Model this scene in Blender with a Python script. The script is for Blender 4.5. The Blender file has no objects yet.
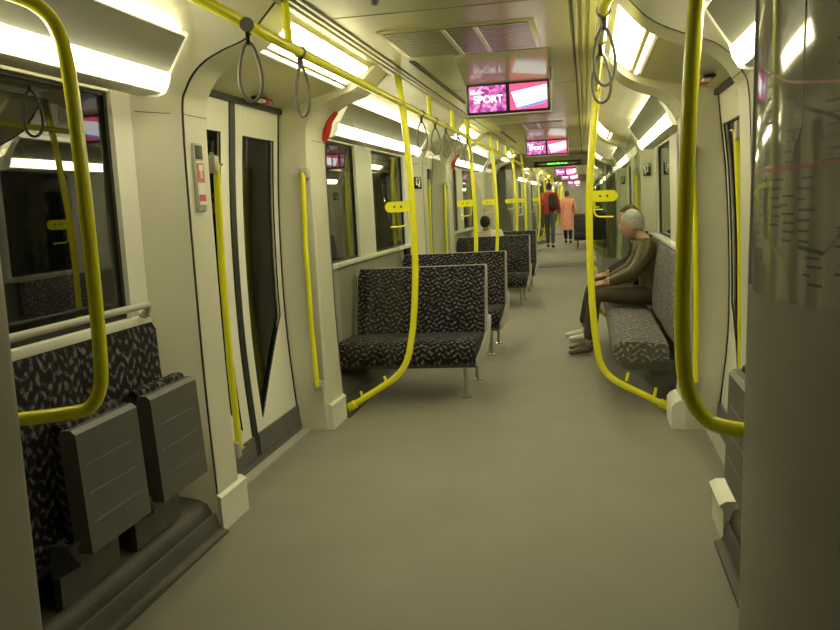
import bpy, bmesh, math, random
from mathutils import Vector, Matrix
random.seed(7)
PI = math.pi
sc = bpy.context.scene
COL = sc.collection

# ------------------------------------------------------------------ camera
FPX, VPX, VPY, ROLL, CAMH, CAMX = 860.0, 585.0, 197.0, math.radians(1.6), 1.42, 0.575
d = Vector((VPX - 420, -(VPY - 315), FPX)).normalized()
up = Vector((-math.sin(ROLL), math.cos(ROLL), 0))
zc = (up - d * up.dot(d)).normalized()
xc = d.cross(zc)
if xc.x < 0: xc = -xc
right = Vector((xc[0], d[0], zc[0])); upv = Vector((xc[1], d[1], zc[1])); fwd = Vector((xc[2], d[2], zc[2]))
cd = bpy.data.cameras.new('camera'); cam = bpy.data.objects.new('camera', cd); COL.objects.link(cam)
M = Matrix((right, upv, -fwd)).transposed().to_4x4(); M.translation = Vector((CAMX, 0, CAMH))
cam.matrix_world = M
cd.sensor_width = 36; cd.lens = FPX / 840 * 36; cd.clip_start = 0.02; cd.clip_end = 200
sc.camera = cam

# ------------------------------------------------------------------ materials
MATS = {}
def _nodes(name):
    m = bpy.data.materials.new(name); m.use_nodes = True
    nt = m.node_tree; b = nt.nodes['Principled BSDF']
    MATS[name] = m
    return m, nt, b
def mat(name, col, rough=0.5, metal=0.0, spec=0.5, noise=0.0, scale=20, bump=0.0):
    m, nt, b = _nodes(name)
    b.inputs['Base Color'].default_value = (*col, 1); b.inputs['Roughness'].default_value = rough
    b.inputs['Metallic'].default_value = metal; b.inputs['Specular IOR Level'].default_value = spec
    if noise or bump:
        tc = nt.nodes.new('ShaderNodeTexCoord'); n = nt.nodes.new('ShaderNodeTexNoise')
        n.inputs['Scale'].default_value = scale; n.inputs['Detail'].default_value = 6
        nt.links.new(tc.outputs['Object'], n.inputs['Vector'])
        if noise:
            r = nt.nodes.new('ShaderNodeValToRGB')
            r.color_ramp.elements[0].position = .3; r.color_ramp.elements[1].position = .7
            r.color_ramp.elements[0].color = (*[max(0, c * (1 - noise)) for c in col], 1)
            r.color_ramp.elements[1].color = (*[min(1, c * (1 + noise)) for c in col], 1)
            nt.links.new(n.outputs['Fac'], r.inputs['Fac']); nt.links.new(r.outputs['Color'], b.inputs['Base Color'])
        if bump:
            bp = nt.nodes.new('ShaderNodeBump'); bp.inputs['Strength'].default_value = bump; bp.inputs['Distance'].default_value = .002
            nt.links.new(n.outputs['Fac'], bp.inputs['Height']); nt.links.new(bp.outputs['Normal'], b.inputs['Normal'])
    return m
def emit(name, col, strength):
    m, nt, b = _nodes(name)
    b.inputs['Base Color'].default_value = (*[min(.8, c) for c in col], 1)
    b.inputs['Emission Color'].default_value = (*col, 1); b.inputs['Emission Strength'].default_value = strength
    b.inputs['Roughness'].default_value = .35
    return m
LAMPC = (1.0, .935, .60)
mat('cream', (.70, .68, .565), .38, noise=.04, scale=3)
mat('white_panel', (.84, .83, .75), .35, noise=.03, scale=3)
mat('soffit_paint', (.60, .565, .39), .35, noise=.04, scale=2)
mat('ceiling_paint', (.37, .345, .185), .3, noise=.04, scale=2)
mat('wall_grey', (.46, .45, .37), .4, noise=.04, scale=3)
mat('gangway_grey', (.30, .29, .245), .42, noise=.05, scale=2)
mat('dark_rubber', (.012, .012, .012), .5)
mat('groove', (.03, .03, .026), .6)
mat('plastic_dark', (.105, .105, .10), .42, noise=.08, scale=8)
mat('plinth', (.065, .062, .052), .5, noise=.15, scale=6)
mat('yellow', (.93, .90, .03), .22, spec=.6, noise=.03, scale=4)
mat('steel', (.62, .61, .58), .25, metal=1)
mat('rib_grey', (.20, .195, .175), .4)
mat('grey_plastic', (.47, .46, .41), .4, noise=.05, scale=5)
mat('strap_grey', (.17, .16, .135), .45)
mat('black', (.01, .01, .01), .4)
mat('red', (.55, .03, .02), .35)
mat('white', (.8, .8, .76), .4)
mat('vent_dark', (.20, .185, .11), .35, noise=.15, scale=30)
mat('sign_dark', (.02, .022, .02), .25)
mat('hood', (.40, .37, .22), .12, noise=.03, scale=3)
mat('housing', (.52, .50, .41), .4)
mat('lamp_body', (.36, .35, .30), .4, noise=.03, scale=3)
mat('led_off', (.02, .02, .02), .3)
mat('map_line_dark', (.05, .06, .03), .4); mat('map_line_red', (.30, .07, .04), .4)
mat('map_line_yellow', (.45, .42, .05), .4); mat('map_text', (.07, .07, .06), .5); mat('map_violet', (.20, .14, .25), .5)
mat('skin', (.62, .36, .25), .5); mat('eye', (.03, .02, .02), .3)
mat('hair_dark', (.02, .014, .01), .6, noise=.3, scale=60); mat('hair_grey', (.46, .45, .42), .55, noise=.3, scale=60)
mat('hair_brown', (.09, .045, .02), .6, noise=.3, scale=60)
mat('olive_jacket', (.125, .092, .038), .36, noise=.25, scale=9, bump=.3)
mat('brown_trousers', (.075, .05, .03), .6, noise=.2, scale=10)
mat('dark_cloth', (.03, .03, .032), .7, noise=.2, scale=10)
mat('shoe_brown', (.10, .065, .035), .35); mat('shoe_white', (.75, .73, .66), .45)
mat('red_jacket', (.48, .055, .03), .55, noise=.2, scale=8); mat('jeans', (.085, .095, .10), .7, noise=.2, scale=12)
mat('pink_coat', (.80, .36, .26), .6, noise=.12, scale=8); mat('white_cloth', (.72, .70, .60), .6, noise=.1, scale=8)
mat('green_cloth', (.05, .12, .05), .6); mat('backpack', (.03, .012, .015), .6); mat('grey_cap', (.40, .40, .39), .25, noise=.1, scale=12)
emit('lamp', LAMPC, 13.0); emit('lamp_soft', LAMPC, 4.0); emit('lamp_edge', LAMPC, .28); emit('lamp_top', LAMPC, 2.0)
emit('led_green', (.25, 1, .08), 1.0)
def screen_mat(name, build):
    m, nt, b = _nodes(name)
    b.inputs['Base Color'].default_value = (.01, .01, .01, 1); b.inputs['Roughness'].default_value = .2
    build(nt, b); return m
def _scrA(nt, b):
    tc = nt.nodes.new('ShaderNodeTexCoord'); n = nt.nodes.new('ShaderNodeTexNoise'); n.inputs['Scale'].default_value = 26
    n.inputs['Detail'].default_value = 3; n.inputs['Distortion'].default_value = .6
    r = nt.nodes.new('ShaderNodeValToRGB'); e = r.color_ramp.elements
    e[0].position = .36; e[0].color = (.20, .03, .22, 1); e[1].position = .68; e[1].color = (.95, .45, .75, 1)
    x = e.new(.5); x.color = (.52, .09, .30, 1)
    nt.links.new(tc.outputs['Object'], n.inputs['Vector']); nt.links.new(n.outputs['Fac'], r.inputs['Fac'])
    nt.links.new(r.outputs['Color'], b.inputs['Emission Color']); b.inputs['Emission Strength'].default_value = .95
screen_mat('screen_purple', _scrA)
emit('screen_red', (.80, .07, .20), .85); emit('screen_white', (.85, .92, 1.0), 1.3); emit('screen_blue', (.10, .22, .70), .9); emit('screen_pinkish', (.9, .45, .75), .9)

def floor_mat():
    m, nt, b = _nodes('floor_covering')
    tc = nt.nodes.new('ShaderNodeTexCoord')
    n = nt.nodes.new('ShaderNodeTexNoise'); n.inputs['Scale'].default_value = 260; n.inputs['Detail'].default_value = 2
    n2 = nt.nodes.new('ShaderNodeTexNoise'); n2.inputs['Scale'].default_value = 2.2; n2.inputs['Detail'].default_value = 5
    r = nt.nodes.new('ShaderNodeValToRGB'); e = r.color_ramp.elements
    e[0].position = .35; e[0].color = (.212, .200, .168, 1); e[1].position = .68; e[1].color = (.295, .279, .233, 1)
    r2 = nt.nodes.new('ShaderNodeValToRGB'); e = r2.color_ramp.elements
    e[0].position = .3; e[0].color = (.94, .94, .94, 1); e[1].position = .7; e[1].color = (1.06, 1.05, 1.04, 1)
    mx = nt.nodes.new('ShaderNodeMixRGB'); mx.blend_type = 'MULTIPLY'; mx.inputs[0].default_value = 1
    for a in (n, n2): nt.links.new(tc.outputs['Object'], a.inputs['Vector'])
    nt.links.new(n.outputs['Fac'], r.inputs['Fac']); nt.links.new(n2.outputs['Fac'], r2.inputs['Fac'])
    nt.links.new(r.outputs['Color'], mx.inputs[1]); nt.links.new(r2.outputs['Color'], mx.inputs[2])
    nt.links.new(mx.outputs['Color'], b.inputs['Base Color']); b.inputs['Roughness'].default_value = .55
    b.inputs['Specular IOR Level'].default_value = .35
floor_mat()

def fabric(name, axis, gain, dark=1.0):
    """dark moquette with rows of pale mirrored dashes"""
    m, nt, b = _nodes(name); N = nt.nodes; L = nt.links
    tc = N.new('ShaderNodeTexCoord'); sp = N.new('ShaderNodeSeparateXYZ'); L.new(tc.outputs['Object'], sp.inputs[0])
    nz = N.new('ShaderNodeTexNoise'); nz.inputs['Scale'].default_value = 17; nz.inputs['Detail'].default_value = 4
    L.new(tc.outputs['Object'], nz.inputs['Vector'])
    def mth(op, a, bb=None, c=None):
        q = N.new('ShaderNodeMath'); q.operation = op
        for i, v in enumerate((a, bb, c)):
            if v is None: continue
            if isinstance(v, (int, float)): q.inputs[i].default_value = v
            else: L.new(v, q.inputs[i])
        return q.outputs[0]
    X, Y, Z = sp.outputs
    u0, w0 = (X, Y) if axis == 'x' else (Y, X)
    u = mth('ADD', mth('ADD', u0, mth('MULTIPLY', w0, .5)), mth('MULTIPLY', nz.outputs['Fac'], .05))
    v = mth('ADD', Z, mth('MULTIPLY', w0, .9))
    tri = mth('PINGPONG', u, .062)
    ph = mth('MULTIPLY', mth('ADD', v, mth('MULTIPLY', tri, .62)), 2 * PI / .043)
    ph = mth('ADD', ph, mth('MULTIPLY', nz.outputs['Fac'], 7.0))
    s1 = mth('SINE', ph)
    s2 = mth('SINE', mth('ADD', mth('MULTIPLY', u, 2 * PI / .041), mth('MULTIPLY', mth('FLOOR', mth('MULTIPLY', v, 1 / .043)), 2.4)))
    n3 = N.new('ShaderNodeTexNoise'); n3.inputs['Scale'].default_value = 38; n3.inputs['Detail'].default_value = 3; L.new(tc.outputs['Object'], n3.inputs['Vector'])
    val = mth('ADD', mth('ADD', mth('MULTIPLY', s1, .48), mth('MULTIPLY', s2, .36)), mth('MULTIPLY', mth('SUBTRACT', n3.outputs['Fac'], .5), 2.2))
    r = N.new('ShaderNodeValToRGB'); e = r.color_ramp.elements
    e[0].position = .05; e[0].color = (.013 * dark, .012 * dark, .0125 * dark, 1); e[1].position = .95; e[1].color = (.17 * gain, .158 * gain, .16 * gain, 1)
    L.new(val, r.inputs['Fac'])
    n2 = N.new('ShaderNodeTexNoise'); n2.inputs['Scale'].default_value = 55
    L.new(tc.outputs['Object'], n2.inputs['Vector'])
    r2 = N.new('ShaderNodeValToRGB'); r2.color_ramp.elements[0].position = .3; r2.color_ramp.elements[0].color = (.6, .6, .75, 1)
    r2.color_ramp.elements[1].position = .65; r2.color_ramp.elements[1].color = (1.15, 1.1, 1.15, 1)
    L.new(n2.outputs['Fac'], r2.inputs['Fac'])
    mx = N.new('ShaderNodeMixRGB'); mx.blend_type = 'MULTIPLY'; mx.inputs[0].default_value = 1
    L.new(r.outputs['Color'], mx.inputs[1]); L.new(r2.outputs['Color'], mx.inputs[2])
    L.new(mx.outputs['Color'], b.inputs['Base Color']); b.inputs['Roughness'].default_value = .85
    b.inputs['Specular IOR Level'].default_value = .2
fabric('fabric_cross', 'x', 1.35); fabric('fabric_long', 'y', 1.2); fabric('fabric_bench', 'y', 3.1, 13.0); fabric('fabric_bench_end', 'x', 3.1, 13.0)  # bench cloths: same moquette, with light from above put into the colour

def glass(name, tint, ior=1.5, rough=.02, extra=0.0):
    m = bpy.data.materials.new(name); m.use_nodes = True; MATS[name] = m
    nt = m.node_tree; nt.nodes.clear()
    o = nt.nodes.new('ShaderNodeOutputMaterial'); mx = nt.nodes.new('ShaderNodeMixShader')
    t = nt.nodes.new('ShaderNodeBsdfTransparent'); t.inputs[0].default_value = (*tint, 1)
    g = nt.nodes.new('ShaderNodeBsdfGlossy'); g.inputs['Roughness'].default_value = rough
    f = nt.nodes.new('ShaderNodeFresnel'); f.inputs[0].default_value = ior
    a = nt.nodes.new('ShaderNodeMath'); a.operation = 'ADD'; a.use_clamp = True; a.inputs[1].default_value = extra
    gm = nt.nodes.new('ShaderNodeNewGeometry'); iv = nt.nodes.new('ShaderNodeMath'); iv.operation = 'SUBTRACT'; iv.inputs[0].default_value = 1
    nt.links.new(gm.outputs['Backfacing'], iv.inputs[1]); ml = nt.nodes.new('ShaderNodeMath'); ml.operation = 'MULTIPLY'
    nt.links.new(f.outputs[0], a.inputs[0]); nt.links.new(a.outputs[0], ml.inputs[0]); nt.links.new(iv.outputs[0], ml.inputs[1]); nt.links.new(ml.outputs[0], mx.inputs[0])
    nt.links.new(t.outputs[0], mx.inputs[1]); nt.links.new(g.outputs[0], mx.inputs[2]); nt.links.new(mx.outputs[0], o.inputs[0])
glass('window_glass', (.55, .56, .5), 1.55, .01, .07)
glass('door_glass', (.45, .46, .4), 1.3, .02, .0)
glass('screen_glass', (.90, .92, .88), 1.45, .02, .0)
mat('map_sheet', (.34, .33, .27), .07, spec=.6, noise=.10, scale=5)

# ------------------------------------------------------------------ mesh builder
class MB:
    def __init__(s): s.bm = bmesh.new()
    def box(s, c, size, rot=None, bevel=0.0, seg=2):
        r = bmesh.ops.create_cube(s.bm, size=1.0)
        vs = r['verts']
        bmesh.ops.scale(s.bm, vec=Vector(size), verts=vs)
        if bevel:
            es = list({e for v in vs for e in v.link_edges})
            rr = bmesh.ops.bevel(s.bm, geom=es, offset=bevel, segments=seg, affect='EDGES', profile=.5)
            vs = list({v for f in rr['faces'] for v in f.verts} | {v for v in vs if v.is_valid})
        if rot is not None: bmesh.ops.rotate(s.bm, cent=(0, 0, 0), matrix=rot, verts=vs)
        bmesh.ops.translate(s.bm, vec=Vector(c), verts=vs)
        return s
    def span(s, x0, x1, y0, y1, z0, z1, bevel=0.0):
        return s.box(((x0 + x1) / 2, (y0 + y1) / 2, (z0 + z1) / 2), (abs(x1 - x0), abs(y1 - y0), abs(z1 - z0)), None, bevel)
    def tube(s, pts, r, n=12, cap=True, closed=False):
        pts = [Vector(p) for p in pts]; k = len(pts)
        tang = []
        for i in range(k):
            if closed: a, b = pts[i - 1], pts[(i + 1) % k]
            else: a, b = pts[max(0, i - 1)], pts[min(k - 1, i + 1)]
            tang.append((b - a).normalized())
        ref = Vector((0, 0, 1)) if abs(tang[0].z) < .9 else Vector((1, 0, 0))
        nrm = (ref - tang[0] * ref.dot(tang[0])).normalized()
        rings = []
        for i in range(k):
            nrm = (nrm - tang[i] * nrm.dot(tang[i])).normalized(); bi = tang[i].cross(nrm)
            ri = r[i] if isinstance(r, (list, tuple)) else r
            rings.append([s.bm.verts.new(pts[i] + (nrm * math.cos(2 * PI * j / n) + bi * math.sin(2 * PI * j / n)) * ri) for j in range(n)])
        for i in range(k if closed else k - 1):
            a, b = rings[i], rings[(i + 1) % k]
            for j in range(n): s.bm.faces.new((a[j], a[(j + 1) % n], b[(j + 1) % n], b[j]))
        if cap and not closed:
            s.bm.faces.new(rings[0][::-1]); s.bm.faces.new(rings[-1])
        return s
    def cyl(s, p, q, r, n=16): return s.tube([p, q], r, n)
    def prism(s, poly, axis, a, b):
        """extrude a closed 2D polygon along an axis; poly coords are the two other axes in order"""
        def pt(u, v, w):
            return {'y': (u, w, v), 'x': (w, u, v), 'z': (u, v, w)}[axis]
        A = [s.bm.verts.new(pt(u, v, a)) for u, v in poly]; B = [s.bm.verts.new(pt(u, v, b)) for u, v in poly]
        n = len(poly)
        for i in range(n): s.bm.faces.new((A[i], A[(i + 1) % n], B[(i + 1) % n], B[i]))
        s.bm.faces.new(A[::-1]); s.bm.faces.new(B)
        return s
    def grid(s, rows, flip=False):
        V = [[s.bm.verts.new(p) for p in row] for row in rows]
        for i in range(len(V) - 1):
            for j in range(len(V[0]) - 1):
                q = (V[i][j], V[i][j + 1], V[i + 1][j + 1], V[i + 1][j])
                s.bm.faces.new(q[::-1] if flip else q)
        return s
    def ball(s, c, r, sx=1, sy=1, sz=1, u=16, v=10):
        rr = bmesh.ops.create_uvsphere(s.bm, u_segments=u, v_segments=v, radius=r)
        bmesh.ops.scale(s.bm, vec=(sx, sy, sz), verts=rr['verts']); bmesh.ops.translate(s.bm, vec=Vector(c), verts=rr['verts'])
        return s
    def build(s, name, m, parent=None, smooth=40, loc=None, recalc=True):
        if recalc: bmesh.ops.recalc_face_normals(s.bm, faces=s.bm.faces)
        me = bpy.data.meshes.new(name); s.bm.to_mesh(me); s.bm.free()
        me.materials.append(MATS[m] if isinstance(m, str) else m)
        if smooth:
            for p in me.polygons: p.use_smooth = True
            try: me.set_sharp_from_angle(angle=math.radians(smooth))
            except Exception: pass
        o = bpy.data.objects.new(name, me); COL.objects.link(o)
        if parent is not None: o.parent = parent
        if loc is not None: o.location = loc
        return o

def tag(o, label=None, cat=None, group=None, kind=None):
    if label: o['label'] = label
    if cat: o['category'] = cat
    if group: o['group'] = group
    elif group is None and 'group' in o.keys() and label: del o['group']
    if kind: o['kind'] = kind
    return o
def thing(name, label, cat, loc=(0, 0, 0), group=None, rz=0):
    o = bpy.data.objects.new(name, None); COL.objects.link(o); o.location = loc; o.rotation_euler = (0, 0, rz)
    o.empty_display_size = .1
    return tag(o, label, cat, group)
def copy_tree(o, loc=None, label=None, group=None, parent=None):
    c = o.copy(); COL.objects.link(c)
    if parent is not None: c.parent = parent
    if loc is not None: c.location = loc
    if label: c['label'] = label
    if group: c['group'] = group
    elif parent is None and 'group' in c.keys(): del c['group']
    for ch in list(o.children): copy_tree(ch, parent=c)
    return c
def struct(name, mb, m, parent=None, smooth=40):
    o = mb.build(name, m, parent, smooth)
    if parent is None: o['kind'] = 'structure'
    return o
def sroot(name):
    o = bpy.data.objects.new(name, None); COL.objects.link(o); o['kind'] = 'structure'; return o
def catmull(pts, sub=5):
    pts = [Vector(p) for p in pts]; out = []
    for i in range(len(pts) - 1):
        p0, p1, p2, p3 = pts[max(0, i - 1)], pts[i], pts[i + 1], pts[min(len(pts) - 1, i + 2)]
        for k in range(sub):
            t = k / sub
            out.append(.5 * ((2 * p1) + (p2 - p0) * t + (2 * p0 - 5 * p1 + 4 * p2 - p3) * t * t + (3 * p1 - p0 - 3 * p2 + p3) * t ** 3))
    out.append(pts[-1]); return out
def fillet(pts, r, seg=6):
    pts = [Vector(p) for p in pts]; out = [pts[0]]
    for i in range(1, len(pts) - 1):
        a, b, c = pts[i - 1], pts[i], pts[i + 1]
        rr = r[i] if isinstance(r, dict) else r
        u = (a - b); v = (c - b); rr = min(rr, u.length * .49, v.length * .49)
        p, q = b + u.normalized() * rr, b + v.normalized() * rr
        for k in range(seg + 1):
            t = k / seg; out.append(p * (1 - t) ** 2 + b * 2 * t * (1 - t) + q * t * t)
    out.append(pts[-1]); return out

# ------------------------------------------------------------------ train layout
PITCH, CAR = 5.59, 16.45
D0, D1 = 3.77, 5.25              # first door opening
NC = 3
CEIL = 2.28
YEND = CAR * NC + 1.0
LW = [(1.245, .2), (1.24, .7), (1.235, 1.3), (1.225, 1.93), (1.205, 2.06), (1.13, 2.18), (1.0, 2.235), (.85, 2.265), (.73, 2.285), (.645, 2.29)]
LA = [(1.085, 0), (1.105, .6), (1.11, 1.2), (1.105, 1.83), (1.075, 1.97), (1.0, 2.06), (.90, 2.11), (.79, 2.15), (.70, 2.235), (.645, 2.29)]
LD = [(1.30, 0), (1.345, .7), (1.34, 1.4), (1.30, 1.98), (1.28, 2.06), (1.10, 2.105), (.96, 2.14), (.83, 2.185), (.72, 2.26), (.645, 2.29)]
SUB = 5
PW = [tuple(p) for p in catmull([(x, 0, z) for x, z in LW], SUB)]
PA = [tuple(p) for p in catmull([(x, 0, z) for x, z in LA], SUB)]
PD = [tuple(p) for p in catmull([(x, 0, z) for x, z in LD], SUB)]
def sst(v): v = max(0, min(1, v)); return v * v * (3 - 2 * v)
def warp(P, ex=.04, dz=.075):
    return [(p[0] + ex * sst((p[0] - .62) / .4) * (.35 + .65 * sst(p[2] / .6)), 0, p[2] - dz * sst((p[2] - 1.55) / .4) * sst((p[0] - .62) / .3)) for p in P]
LEFT = (PW, PA, PD); RIGHT = tuple(warp(P) for P in LEFT)
NEARPOST = warp(PA, .09, .10)
def row(P, s, y, i0=0): return [(s * p[0], y, p[2]) for p in P[i0:]]
def mix(P, Q, t): return [tuple(a * (1 - t) + b * t for a, b in zip(p, q)) for p, q in zip(P, Q)]
SIDES = {-1: 'left', 1: 'right'}

# floor & ceiling ------------------------------------------------------------
struct('floor', MB().span(-1.42, 1.42, -2.2, YEND, -.06, 0), 'floor_covering')
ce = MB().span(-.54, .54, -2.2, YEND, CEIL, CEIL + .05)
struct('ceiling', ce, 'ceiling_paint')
for s in (-1, 1):
    b = MB()
    prof = [(.542, 2.30), (.545, 2.275), (.56, 2.275), (.565, 2.29), (.578, 2.29), (.583, 2.275), (.597, 2.275), (.602, 2.29), (.615, 2.29), (.62, 2.276), (.65, 2.276), (.66, 2.33), (.542, 2.33)]
    b.prism([(s * x, z) for x, z in prof], 'y', -2.2, YEND)
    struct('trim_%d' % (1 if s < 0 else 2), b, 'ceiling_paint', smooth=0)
    struct('trim_%d' % (3 if s < 0 else 4), MB().span(s * .534, s * .543, -2.2, YEND, CEIL - .004, CEIL + .02), 'groove', smooth=0)
# cross joints of the ceiling panels
b = MB()
for k in range(0, 16):
    y = 3.9 + k * 2.795
    b.span(-.53, .53, y, y + .005, CEIL - .0015, CEIL + .01)
struct('trim_5', b, 'vent_dark', smooth=0)
# end wall behind the camera
struct('wall_back', MB().span(-1.42, 1.42, -2.25, -2.2, -.06, 2.35), 'wall_grey')
struct('wall_front', MB().span(-1.42, 1.42, YEND, YEND + .05, -.06, 2.35), 'wall_grey')

def pillar(s, ydoor, sgn, y_in, first):
    """arch ring between a door bay (at ydoor) and a window bay; sgn=+1 when the window bay lies ahead"""
    name = 'trim_6' if s < 0 else 'trim_7'
    PW, PA, PD = LEFT if s < 0 else RIGHT
    if first: PA = NEARPOST
    r = sroot(name)
    w1, w2 = (.32, .56) if sgn > 0 else (.26, .50)
    ya, yb, yw = ydoor + sgn * .02, ydoor + sgn * w1, ydoor + sgn * w2
    rows = [row(PD, s, ydoor), row(mix(PD, PA, .86), s, ydoor + sgn * .003), row(PA, s, ya + sgn * .012), row(PA, s, yb - sgn * .005)]
    MB().grid(rows).build('door_post', 'cream', r, 35)
    rows = [row(PA, s, yb + sgn * .017), row(mix(PA, PW, .45), s, yb + sgn * .10), row(mix(PA, PW, .9), s, yw - sgn * .03), row(PW, s, yw)]
    rows = rows[:1] + [[(s * 1.262 if p[2] < .27 else p[0], p[1], p[2]) for p in q] for q in rows[1:]]
    MB().grid(rows).build('arch_panel', 'cream', r, 35)
    # rubber seam
    rr = [row([(p[0] + .004, 0, p[2]) for p in PA], s, yb - sgn * .006), row([(p[0] + .004, 0, p[2]) for p in PA], s, yb + sgn * .018)]
    MB().grid(rr).build('seam', 'dark_rubber', r, 35)
    # horizontal joint line
    def xat(P, z):
        for p, q in zip(P, P[1:]):
            if p[2] <= z <= q[2]: return p[0] + (q[0] - p[0]) * (z - p[2]) / max(1e-6, q[2] - p[2])
        return P[0][0]
    st = [(PA, ya + sgn * .014), (PA, yb + sgn * .012), (mix(PA, PW, .45), yb + sgn * .10), (mix(PA, PW, .9), yw - sgn * .03)]
    MB().grid([[(s * (xat(P, z) - .0012), y, z) for z in (1.8595, 1.8625)] for P, y in st]).build('joint', 'groove', r, 0)
    # white kick plate
    y0, y1 = sorted((ydoor - sgn * (.03 if sgn < 0 else -.01), ydoor + sgn * (w1 + .01)))
    q = 1.072 if s < 0 else (1.085 if first else 1.05)
    kp = MB().prism([(s * q, 0), (s * (q + .003), .135), (s * 1.072, .158), (s * 1.10, .175), (s * 1.24, .175), (s * 1.24, 0)], 'y', y0, y1)
    kp.build('kick_plate', 'white_panel', r, 50)
    return r

def window_bay(s, y0, y1, wins, full=True):
    """lower wall, sill, window(s), cove"""
    side = SIDES[s]; PW = (LEFT if s < 0 else RIGHT)[0]; dzr = 0 if s < 0 else -.07; dx = 0 if s < 0 else .035
    b = MB()
    b.span(s * 1.31, s * 1.36, y0, y1, .2, 1.03)                       # lower wall
    struct('wall_' + side, b, 'wall_grey')
    i0 = min(range(len(PW)), key=lambda k: abs(PW[k][2] - (1.93 + dzr)))
    struct('wall_' + side, MB().grid([row(PW, s, y0, i0), row(PW, s, (y0 + y1) / 2, i0), row(PW, s, y1, i0)]), 'cream')
    # plinth
    pl = [(1.05, 0), (1.053, .010), (1.078, .016), (1.086, .03), (1.098, .088), (1.106, .096), (1.112, .088), (1.116, .108), (1.130, .140), (1.155, .162), (1.20, .180), (1.27, .205), (1.36, .21), (1.36, 0)]
    struct('baseboard_' + side, MB().prism([(s * x, z) for x, z in pl], 'y', y0 - .235 if y0 % CAR > 3 else y0, y1 + .235 if y1 % CAR < 15 + 1.5 else y1), 'plinth', smooth=50)
    r = sroot('window_1' if s < 0 else 'window_2')
    f = MB()
    f.span(s * 1.205, s * 1.36, y0, y1, 1.00, 1.035, .004)
    f.span(s * (1.225 + dx), s * 1.36, y0, y1, 1.92 + dzr, 1.96 + dzr)
    edges = [y0] + [v for w in wins for v in w] + [y1]
    for a, c in zip(edges[0::2], edges[1::2]):
        if c - a > .005:
            f.span(s * (1.215 + dx), s * 1.36, a, c, 1.03, 1.93 + dzr)
    f.build('window_frame', 'white_panel', r, 30)
    for a, c in wins:
        g = MB().span(s * (1.247 + dx), s * (1.253 + dx), a, c, 1.03, 1.925 + dzr).build('window_pane', 'window_glass', r, 0)
        sl = MB()
        for (u0, u1, w0, w1) in ((a, c, 1.033, 1.05), (a, c, 1.905 + dzr, 1.922 + dzr), (a, a + .02, 1.05, 1.905 + dzr), (c - .02, c, 1.05, 1.905 + dzr)):
            sl.span(s * (1.236 + dx), s * (1.246 + dx), u0, u1, w0, w1)
        sl.build('window_seal', 'dark_rubber', r, 0)

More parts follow.
